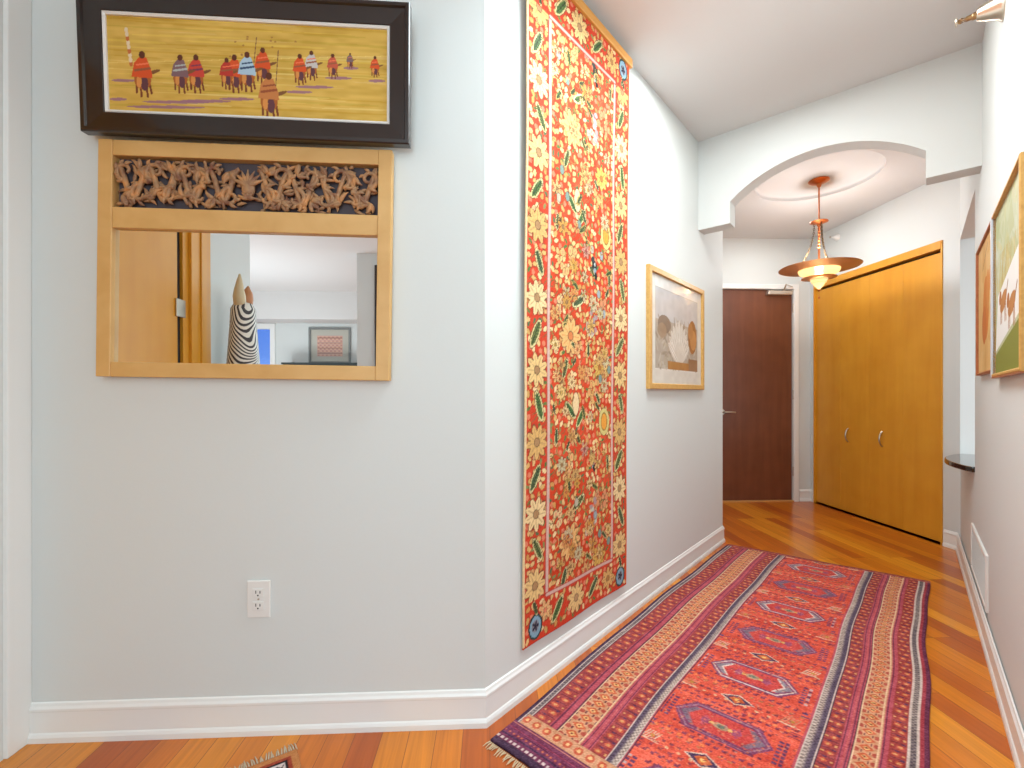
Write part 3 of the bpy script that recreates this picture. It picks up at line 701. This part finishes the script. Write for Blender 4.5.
sprinkler((CX, 4.03, 2.470), -math.pi/2, .07, 'small white sidewall sprinkler above the closet doors behind the pendant', .62, WHITEP)

# stone ledge on the half wall
def ledge():
    pts = [UV(UJ+.004, VR+T+.02), UV(UJ+.004, VR-.012)]
    for k in range(1, 20): 
        t = k/20; pts.append(UV(UJ+(UE-.30-UJ)*t, VR-.012-.088*math.sin(math.pi*t)**.8))
    pts += [UV(UE-.30, VR-.012), UV(UE-.30, VR+T+.02)]
    o = MB().prism(footprint(pts), 0, .028).build('stone_ledge', STONE, bevel=.006); o.location.z = .654
    tag(o, 'polished dark stone ledge with curved front on the half wall beside the closet', 'ledge')
ledge()

# ------------------------------------------------------------------ pendant lamp
def pendant():
    c = hit((0, 0, 1), HV+.05, 819, 183); x, y = c.x, c.y
    dep = -x*math.sin(-YAW)+y*math.cos(YAW)
    Z = lambda py: CAMZ+(HY-py)/F*dep
    px = dep/F                                  # metres per pixel at the lamp
    e_ = empty('pendant_lamp', (x, y, HV+.071), 'brass pendant lamp with a wide round disc and glass bowl hanging in the entry', 'lamp')
    o = lambda z: z-(HV+.071)
    tr_ = lambda z: Matrix.Translation((0, 0, o(z)))
    zt = HV+.071
    MB().lathe([(0, 0), (.070, 0), (.070, -.008), (.055, -.018), (.018, -.030), (.012, -.050), (0, -.055)], 40, tr_(zt)).build('canopy', BRASS, e_, smooth=True)
    zp = Z(223)
    rod = MB(); rod.tube([(0, 0, o(zt-.05)), (0, 0, o(zp+.01))], .0055, 12, up=Vector((0, 1, 0))); rod.build('rod', BRASS, e_, smooth=True)
    MB().lathe([(0, .012), (.012, .014), (.014, .004), (.058, .010), (.060, .005), (.040, -.002), (.018, -.006), (.012, -.022), (0, -.028)], 40, tr_(zp)).build('upper_plate', BRASS, e_, smooth=True)
    zd = Z(269.5); rb = .128
    for k in range(3):
        a = math.radians(20+120*k); m_ = MB(); N = 22
        p0 = Vector((.030*math.cos(a), .030*math.sin(a), o(zp-.004))); p1 = Vector((rb*math.cos(a), rb*math.sin(a), o(zd+.030)))
        prev = None
        for i in range(N):
            t = i/(N-1); p = p0.lerp(p1, t); rr_ = .030+(rb-.030)*(t**2.2); p.x, p.y = rr_*math.cos(a), rr_*math.sin(a)
            if prev is not None:
                mid = (p+prev)/2; d = (p-prev); L = d.length*.62
                # one oval link
                M_ = Matrix.Translation(mid)@d.to_track_quat('Z', 'Y').to_matrix().to_4x4()@Matrix.Rotation(math.pi/2*(i % 2), 4, 'Z')
                ring = [M_@Vector((.0055*math.cos(q_), 0, L*math.sin(q_))) for q_ in [2*math.pi*j/10 for j in range(11)]]
                m_.tube(ring, .0019, 5)
            prev = p
        m_.build('chain', mat('dark brass', (110, 86, 52), .4, metal=1), e_, smooth=True)
    tb = MB(); tb.tube([(0, 0, o(zp-.02)), (0, 0, o(zd+.05))], .007, 12)
    for k in range(7): tb.lathe([(0, -.008), (.011, 0), (0, .008)], 14, tr_(zp-.04-k*.024))
    tb.build('center_stem', BRASS, e_, smooth=True)
    R = .262
    DISC = mat('hammered bronze disc', (206, 148, 96), .45, metal=.1, bump=.6, bscale=60)
    DISC.node_tree.nodes['Principled BSDF'].inputs['Transmission Weight'].default_value = .5
    MB().lathe([(.124, -.004), (.18, .001), (R-.01, .010), (R, .012), (R, .015), (R-.012, .014), (.18, .005), (.124, .0)], 96, tr_(zd)).build('disc_rim', DISC, e_, smooth=True)
    GL = mat('frosted amber glass', (250, 226, 180), .25); b = GL.node_tree.nodes['Principled BSDF']
    b.inputs['Transmission Weight'].default_value = .55; b.inputs['Emission Color'].default_value = lin(255, 222, 160); b.inputs['Emission Strength'].default_value = .55
    MB().lathe([(.0, .052), (.06, .050), (.10, .044), (.122, .028), (.134, .010), (.134, -.010), (.124, -.030), (.10, -.042), (.055, -.050)], 64, tr_(zd)).build('upper_bowl', GL, e_, smooth=True)
    MB().lathe([(.050, -.046), (.085, -.058), (.112, -.060), (.114, -.064), (.085, -.068), (.055, -.070)], 64, tr_(zd)).build('lower_plate', DISC, e_, smooth=True)
    MB().lathe([(.058, -.066), (.056, -.082), (.050, -.086), (.048, -.098), (.038, -.104), (.034, -.116), (.018, -.134), (.006, -.148), (0, -.150)], 48, tr_(zd)).build('lower_bowl', GL, e_, smooth=True)
    f_ = MB(); f_.lathe([(0, -.146), (.007, -.150), (.009, -.156), (.004, -.164), (0, -.168)], 20, tr_(zd)); f_.tube([(0, 0, o(zd-.166)), (0, 0, o(zd-.20))], .0016, 6)
    f_.lathe([(0, -.20), (.005, -.205), (.006, -.213), (0, -.222)], 14, tr_(zd)); f_.build('finial', BRASS, e_, smooth=True)
    BU = mat('lamp bulb', (255, 240, 210), .4, emit=(255, 226, 170), es=22)
    MB().lathe([(0, .030), (.016, .024), (.022, .006), (.020, -.010), (.010, -.020), (0, -.022)], 24, tr_(zd)).build('bulb', BU, e_, smooth=True)
    l = bpy.data.lights.new('pendant_light', 'POINT'); l.energy = 15; l.color = (.96, .97, 1); l.shadow_soft_size = .05
    lo = bpy.data.objects.new('pendant_light', l); lo.location = (x, y, zd+.10); scene.collection.objects.link(lo)
pendant()

# ------------------------------------------------------------------ rugs
def big_rug():
    RW, RL_ = 1.02, 2.45
    cv = Canvas(RW, RL_, .0034, (212, 82, 62))
    X, Y = cv.X, cv.Y; f = X/RW
    r = random.Random(31)
    NAV, PUR, MAU, RUST, CRM, GRA = (58, 40, 66), (112, 48, 78), (174, 74, 88), (148, 58, 58), (202, 150, 112), (146, 130, 122)
    cv.C += (cv.noise(2, 40, 10, 4)+cv.noise(2, 11, 9, 7)+cv.noise(5, 320, 9, 14))[..., None]*np.array([1, 1.1, .9])
    def band(a, b_, col): m_ = (f >= a) & (f < b_); cv.C[m_] = col
    def lines(*fs, col=(70, 40, 60), wd=.004):
        for q_ in fs: cv.line([(q_*RW, 0), (q_*RW, RL_)], wd, col)
    # ---- field motifs: hooked elongated hexagon guls across the width
    fx0, fx1 = .335*RW, .725*RW; xc = .525*RW
    def hexa(x, y, hw, hh, tip, col, al=1): cv.poly([(x-hw, y), (x-hw+tip, y+hh), (x+hw-tip, y+hh), (x+hw, y), (x+hw-tip, y-hh), (x-hw+tip, y-hh)], col, al)
    u = .18; k = 0
    while u < RL_:
        x, y = xc+r.uniform(-.006, .006), u; strong = (k % 2 == 0)
        P1 = (118, 60, 96); W1 = (206, 186, 180) if strong else (150, 110, 130)
        # hooks around
        for i in range(-6, 7):
            for s_ in (-1, 1):
                hx, hy = x+i*.021, y+s_*(.082-.0035*abs(i)*(1 if abs(i) > 3 else .4))
                cv.rect(hx-.006, hx+.006, hy-.005, hy+.005, (104, 44, 66), .9); cv.rect(hx+.004, hx+.009, hy+s_*.003, hy+s_*.011, (104, 44, 66), .9)
        hexa(x, y, .150, .072, .052, P1); hexa(x, y, .142, .064, .050, W1); hexa(x, y, .136, .059, .048, P1); hexa(x, y, .128, .052, .046, (196, 66, 62))
        for s_ in (-1, 1):                         # grey end caps
            cv.poly([(x+s_*.128, y), (x+s_*.088, y+.046), (x+s_*.074, y+.046), (x+s_*.104, y), (x+s_*.074, y-.046), (x+s_*.088, y-.046)], (132, 130, 140) if strong else (112, 98, 116))
            cv.line([(x+s_*.074, y-.046), (x+s_*.104, y), (x+s_*.074, y+.046)], .006, (216, 200, 190) if strong else (140, 100, 110))
            for j in range(-3, 4):
                cv.rect(x+s_*.160-.007, x+s_*.160+.007, y+j*.017-.005, y+j*.017+.005, (94, 56, 92)); cv.rect(x+s_*.176-.004, x+s_*.176+.004, y+j*.017-.006, y+j*.017+.006, (190, 160, 160) if strong and j % 2 else (94, 50, 84))
            cv.line([(x+s_*.05, y-.02), (x+s_*.05, y+.02)], .012, (180, 70, 90)); cv.ell(x+s_*.045, y, .016, .016, (150, 70, 100))
        cv.ell(x, y, .024, .016, (170, 140, 110)); cv.ell(x, y, .012, .009, (90, 110, 96)); cv.ell(x-.028, y, .008, .008, (214, 170, 100)); cv.ell(x+.028, y, .008, .008, (214, 170, 100))
        for yy, st, cl_ in ((y-.104, .024, (112, 48, 76)), (y+.104, .024, (112, 48, 76)), (y+.132, .030, (130, 50, 62)), (y-.132, .030, (176, 110, 70))):
            q_ = fx0+.012
            while q_ < fx1-.01: cv.rect(q_-.006, q_+.006, yy-.005, yy+.005, cl_, .9); cv.rect(q_+.003, q_+.010, yy+.005, yy+.010, (90, 44, 80), .7); q_ += st
        for s_ in (-1, 1):
            for j in range(5): cv.ell(x+s_*(.02+j*.036), y+s_*.118, .007, .007, (226, 120, 70)); cv.ell(x+s_*(.03+j*.036), y+.150, .006, .005, (214, 170, 130))
        # diamond between guls
        yd = y+.170
        cv.poly([(x-.056, yd), (x, yd+.032), (x+.056, yd), (x, yd-.032)], (214, 190, 170)); cv.poly([(x-.048, yd), (x, yd+.026), (x+.048, yd), (x, yd-.026)], (60, 44, 78)); cv.poly([(x-.026, yd), (x, yd+.022), (x+.026, yd), (x, yd-.022)], (196, 96, 50)); cv.ell(x, yd, .008, .007, (230, 190, 110))
        for s_ in (-1, 1):
            for i in range(4): cv.rect(x+s_*(.07+i*.024)-.006, x+s_*(.07+i*.024)+.006, yd-.006, yd+.006, (110, 50, 60), .85)
        # side figures: pale combed birds and purple combs
            bx, by = x+s_*.158, y+.170
            for j in range(5): cv.line([(bx-.026+j*.009, by-.02), (bx-.010+j*.009, by+.022)], .0045, (214, 176, 150) if strong else (196, 120, 90))
            cv.line([(bx-.032, by-.022), (bx+.030, by-.024)], .0045, (214, 176, 150)); cv.ell(bx+.004, by, .008, .008, (180, 130, 60))
            cx_ = x+s_*.185
            for j in range(3): cv.line([(cx_-.016, y+.095+j*.012), (cx_+.016, y+.095+j*.012)], .004, (104, 44, 70))
            cv.rect(cx_-.008, cx_+.008, y-.11, y-.098, (90, 60, 100)); cv.rect(cx_-.012, cx_+.012, y-.125, y-.12, (110, 60, 90))
        u += .345; k += 1
    for j in range(3600):
        x, y = r.uniform(fx0, fx1), r.uniform(0, RL_)
        cv.rect(x, x+.007, y, y+.005, r.choice([(220, 112, 60), (160, 52, 58), (232, 132, 90), (120, 60, 60), (206, 150, 120), (130, 60, 90)]), .6)
    # ---- bands
    def flowers(a, b_, bgc, step=.040, c2=(206, 150, 96)):
        band(a, b_, bgc); xm = (a+b_)/2*RW; wd = (b_-a)*RW; y = .02; i = 0
        while y < RL_:
            s_ = 1 if i % 2 else -1
            cv.ell(xm+s_*wd*.12, y, wd*.22, .009, (196, 90, 62)); cv.ell(xm+s_*wd*.12, y, wd*.11, .005, c2); cv.rect(xm-s_*wd*.32-.004, xm-s_*wd*.32+.004, y-.004, y+.004, c2)
            cv.line([(xm-wd*.35, y+step*.5), (xm+wd*.35, y+step*.5)], .004, (96, 40, 56)); cv.rect(xm+s_*wd*.2, xm+s_*wd*.2+.010, y+step*.35, y+step*.55, (80, 44, 76)); y += step; i += 1
    def cream(a, b_):
        band(a, b_, CRM); xm = (a+b_)/2*RW; wd = (b_-a)*RW; y = .01; i = 0
        while y < RL_:
            cv.poly([(xm-wd*.30, y), (xm, y+.018), (xm+wd*.30, y), (xm, y-.018)], (196, 92, 56)); cv.poly([(xm-wd*.15, y), (xm, y+.010), (xm+wd*.15, y), (xm, y-.010)], (224, 180, 116)); cv.ell(xm, y, .004, .004, (120, 50, 40))
            for s_ in (-1, 1):
                cv.ell(xm+s_*wd*.34, y+.022, wd*.12, .010, (172, 76, 62)); cv.rect(xm+s_*wd*.42-.003, xm+s_*wd*.42+.003, y-.006, y+.006, (96, 60, 70)); cv.rect(xm+s_*wd*.16-.003, xm+s_*wd*.16+.003, y+.016, y+.030, (110, 60, 60))
            y += .044; i += 1
        lines(a+.004, b_-.004, col=(226, 196, 158), wd=.004); lines(a, b_, col=(80, 40, 56), wd=.003)
    def gray(a, b_):
        band(a, b_, (196, 186, 176)); x0_, x1_ = a*RW, b_*RW; sl_ = .010; n_ = int(RL_/sl_)
        m_ = (f >= a+.003) & (f < b_-.003)
        ab = cv.noise(1, 9, 1, 12)                 # wool shade changes along the stripe
        z = (np.floor(X/.008)+np.floor(Y/.008)) % 2
        dk = np.array((84, 80, 96)); lt = np.array((186, 176, 168)); tt = np.clip(.45+ab*.9, 0, 1)[..., None]
        c1 = dk*tt+np.array((120, 112, 112))*(1-tt); c2 = np.array((130, 122, 124))*tt+lt*(1-tt)
        cc = np.where(z[..., None] > 0, c1, c2); g_ = np.clip((f-a)/(b_-a), 0, 1); g_ = g_ if a < .5 else 1-g_; g_ = np.clip((g_-.35)*4, 0, 1)[..., None]; dkc = np.array((70, 62, 84))*(1-z[..., None]*.25)+12; cc = (cc*.45+np.array((206, 192, 176))*.55-z[..., None]*34)*g_+dkc*(1-g_) if .2 < a < .9 else cc*.80; cv.C[m_] = cc[m_]; lines(a, b_, col=(206, 190, 180), wd=.003); lines(b_+.004, col=(60, 36, 56), wd=.003)
    band(0, .34, MAU); band(.72, 1.0, MAU)
    flowers(.032, .10, RUST); flowers(.248, .30, RUST); flowers(.762, .805, RUST); flowers(.912, .952, (150, 56, 52))
    cream(.130, .215); cream(.832, .895); gray(.012, .030); gray(.300, .335); gray(.725, .760); gray(.954, .976)
    lines(.105, .127, .222, .243, .810, .828, .900, col=(98, 40, 66)); lines(.115, .233, .820, col=(190, 90, 90), wd=.003)
    band(0, .012, NAV); band(.978, .988, (150, 50, 62)); band(.988, 1.01, (90, 36, 64))
    # ---- ends: far end is a narrow purple band, near end repeats the bands
    cv.rect(0, RW, RL_-.030, RL_, (112, 50, 62)); cv.line([(0, RL_-.030), (RW, RL_-.030)], .005, (196, 120, 90)); cv.line([(0, RL_-.016), (RW, RL_-.016)], .006, (170, 80, 70))
    for q_ in range(34): cv.rect(q_*.03+.006, q_*.03+.018, RL_-.026, RL_-.020, (196, 110, 70))
    cv.rect(.02, RW-.02, .115, .165, CRM)
    for q_ in range(26): cv.ell(.03+q_*.04, .14, .014, .016, (190, 84, 56)); cv.ell(.03+q_*.04, .14, .006, .007, (226, 180, 120))
    cv.rect(0, RW, 0, .115, (104, 44, 76)); cv.rect(0, RW, .0, .022, NAV)
    for q_ in range(64): cv.rect(q_*.016, q_*.016+.008, .026, .036, (206, 190, 186)); cv.rect(q_*.016+.004, q_*.016+.010, .060, .068, (190, 96, 70))
    cv.line([(0, .05), (RW, .05)], .005, (60, 36, 70)); cv.line([(0, .105), (RW, .105)], .005, (196, 120, 110)); cv.line([(0, .085), (RW, .085)], .006, (150, 60, 86))
    cv.C = cv.C*.90+np.array((182, 92, 84))*.10
    cv.C += cv.rs.uniform(-17, 17, X.shape)[..., None]+(cv.noise(60, 140, 8, 9)+cv.noise(3, 500, 7, 19))[..., None]
    def pos(X, Y):
        t = Y/RL_; s_ = X/RW
        vl = -.968-.014*np.clip(t*3, 0, 1)+.004*np.sin(Y*8)+.004*np.sin(Y*3+1); vr = .030+.030*t**2+.006*np.sin(Y*5.2+2.0)+.003*np.sin(Y*11)
        u0 = 1.008-.02*s_; u1 = 3.405+.058*s_+.004*np.sin(X*9)
        vv = vl+(vr-vl)*s_; uu = u0+(u1-u0)*t+.004*np.sin(X*13)*(t < .03)
        z = .0085+.0015*np.sin(X*11+Y*2)*np.sin(Y*5)**2
        return np.stack([uu*sP+vv*cP, uu*cP-vv*sP, z], -1)
    e_ = empty('patterned_rug', UV(2.2, -.5, 0), 'large red and purple patterned wool runner rug lying along the hall', 'rug')
    o = cv.mesh('woven_pile', RUGM, pos, e_, solid=.007); o.matrix_parent_inverse = Matrix.Translation(-e_.location)
    fr = MB(); 
    for i in range(150):
        v = -.964+.985*i/149; p = UV(1.005-.02*(v+.964), v, .003); a = PHI+r.uniform(-.35, .35); L = r.uniform(.020, .034)
        q_ = p-Vector((math.sin(a)*L, math.cos(a)*L, .001)); fr.tube([p, (p+q_)/2+Vector((0, 0, .002)), q_], [.0022, .0018, .001], 5)
    fo = fr.build('fringe', mat('cotton fringe', (206, 180, 146), .9), e_); fo.matrix_parent_inverse = Matrix.Translation(-e_.location)
big_rug()

def small_rug():
    # corner at pixel (290,744), long edges run back toward the camera
    c = hit((0, 0, 1), 0, 297, 751); a = hit((0, 0, 1), 0, 258, 766); b_ = hit((0, 0, 1), 0, 312, 770)
    ex = (a-c).normalized(); ey = Vector((-ex.y, ex.x, 0))
    if ey.dot(b_-c) < 0: ey = -ey
    W, L = .60, .90
    cv = Canvas(W, L, .0035, (150, 60, 44)); X, Y = cv.X, cv.Y
    d = np.minimum(np.minimum(X, W-X), Y)
    for lo, hi, col in ((0, .018, (186, 120, 70)), (.018, .030, (150, 60, 40)), (.030, .036, (34, 26, 30)), (.036, .10, (206, 190, 186)), (.10, .108, (34, 26, 30)), (.108, 9, (158, 58, 44))):
        cv.C[(d >= lo) & (d < hi)] = col
    m_ = (d > .040) & (d < .096); z = (np.sin(X*150)*np.sin(Y*150)+.6*np.sin(X*330+1)*np.sin(Y*300)); cv.C[m_ & (z > .35)] = (52, 40, 52)
    cv.C[m_ & (z < -.6)] = (140, 110, 120)
    for k in range(4): cv.poly([(W/2-.14, .2+k*.2), (W/2, .28+k*.2), (W/2+.14, .2+k*.2), (W/2, .12+k*.2)], (60, 44, 60)); cv.poly([(W/2-.09, .2+k*.2), (W/2, .25+k*.2), (W/2+.09, .2+k*.2), (W/2, .15+k*.2)], (206, 180, 150))
    cv.C += cv.rs.uniform(-12, 12, X.shape)[..., None]
    e_ = empty('small_rug', (c.x, c.y, 0), 'small fringed red and white rug, only its corner showing at the bottom left', 'rug')
    exn = np.array(ex); eyn = np.array(ey)
    o = cv.mesh('woven_pile', RUGM, lambda X, Y: X[..., None]*exn+Y[..., None]*eyn+np.array([0, 0, .0075]), e_, solid=.006)
    if o.data.polygons[0].normal.z < 0: o.data.flip_normals()
    fr = MB(); r = random.Random(5)
    for i in range(90):
        p = ex*(W*i/89)+Vector((0, 0, .004)); q_ = p-ey*r.uniform(.028, .040)+ex*r.uniform(-.006, .006)-Vector((0, 0, .002)); fr.tube([p, (p+q_)/2+Vector((0, 0, .003)), q_], [.0024, .002, .0012], 5)
    fr.build('fringe', mat('grey fringe', (196, 176, 150), .9), e_)
small_rug()

# ------------------------------------------------------------------ things seen in the mirror
def statue():
    e_ = empty('striped_sculpture', (XL+.125, .44, 0), 'tall zebra-striped carved figure reflected in the mirror, standing by the side wall', 'sculpture', (0, 0, 0))
    ZB = mat('striped paint', (230, 224, 214), .5); nt = ZB.node_tree; b = nt.nodes['Principled BSDF']
    tc = nt.nodes.new('ShaderNodeTexCoord'); wv = nt.nodes.new('ShaderNodeTexWave'); wv.inputs['Scale'].default_value = 27; wv.inputs['Distortion'].default_value = 26
    wv.inputs['Detail'].default_value = 0; wv.inputs['Detail Scale'].default_value = .25; wv.bands_direction = 'DIAGONAL'
    rp = nt.nodes.new('ShaderNodeValToRGB'); rp.color_ramp.interpolation = 'CONSTANT'; rp.color_ramp.elements[0].color = lin(54, 48, 52); rp.color_ramp.elements[1].color = lin(232, 226, 216); rp.color_ramp.elements[1].position = .45
    nt.links.new(tc.outputs['Object'], wv.inputs['Vector']); nt.links.new(wv.outputs['Fac'], rp.inputs[0]); nt.links.new(rp.outputs[0], b.inputs['Base Color'])
    prof = [(0, 0), (.075, 0), (.08, .04), (.09, .3), (.10, .7), (.10, 1.0), (.088, 1.22), (.074, 1.38), (.068, 1.48), (.05, 1.51), (0, 1.515)]
    MB().lathe(prof, 32, Matrix.Diagonal((.8, 1, 1, 1))).build('body', ZB, e_, smooth='all')
    MB().tube([(0, .03, 1.47), (0, .038, 1.54), (0, .040, 1.57), (0, .035, 1.62), (0, .033, 1.655)], [.028, .030, .024, .014, .004], 14, up=Vector((1, 0, 0))).build('horn', mat('bone', (214, 196, 160), .5), e_, smooth='all')
    MB().tube([(0, -.02, 1.48), (0, -.03, 1.54), (0, -.04, 1.57), (0, -.048, 1.61)], [.030, .034, .026, .004], 14, up=Vector((1, 0, 0))).build('head', mat('orange wood', (190, 128, 84), .5), e_, smooth='all')
statue()
# console and picture on the far wall of the living room, dark framed picture on the pier
c0, c1 = -3.36, -2.1
t_ = empty('dark_cabinet', ((c0+c1)/2, LB+.2, 0), 'tall dark cabinet, only its top edge reflected at the bottom of the mirror', 'cabinet')
CAB = mat('dark cabinet wood', (40, 50, 50), .4)
MB().box(-(c1-c0)/2, (c1-c0)/2, -.19, .19, 1.485, 1.515).build('cabinet_top', CAB, t_, bevel=.004)
MB().box(-(c1-c0)/2+.02, (c1-c0)/2-.02, -.18, .17, .06, 1.485).build('carcass', CAB, t_, bevel=.003)
for sx in (-1, 1):
    dr_ = MB().box(min(sx*.01, sx*((c1-c0)/2-.03)), max(sx*.01, sx*((c1-c0)/2-.03)), .17, .19, .08, 1.47).build('door', CAB, t_, bevel=.003)
    MB().tube([(sx*.05, .205, .9), (sx*.05, .205, 1.05)], .006).build('handle', NICKEL, dr_)
def art_red(c):
    W, H = c.W, c.H; c.C[:] = (190, 186, 174); c.rect(W*.16, W*.84, H*.16, H*.82, (206, 168, 156))
    for k in range(12):
        for j in range(10): c.ell(W*(.2+.6*k/11), H*(.2+.56*j/9), .018, .012, (196, 140, 130) if (k+j) % 2 else (222, 176, 150))
    for j in range(4): c.line([(W*.18, H*(.26+j*.16)), (W*.82, H*(.26+j*.16))], .012, (150, 110, 96))
picture('framed_textile', (-2.715, LB, 1.52), (0, 0, math.pi), .70, .61, .035, .03, mat('pewter frame', (128, 130, 128), .4), 'grey framed pink textile above the dark cabinet, reflected in the mirror', art_red, .1, res=.008)
def art_dark(c): c.C[:] = (60, 70, 66)
picture('dark_picture', (-1.225, -2.5, 1.3), (0, 0, math.pi), .19, 1.20, .03, .03, BLACKF, 'dark framed picture on the white pier at the right edge of the mirror', art_dark, .1, res=.02)
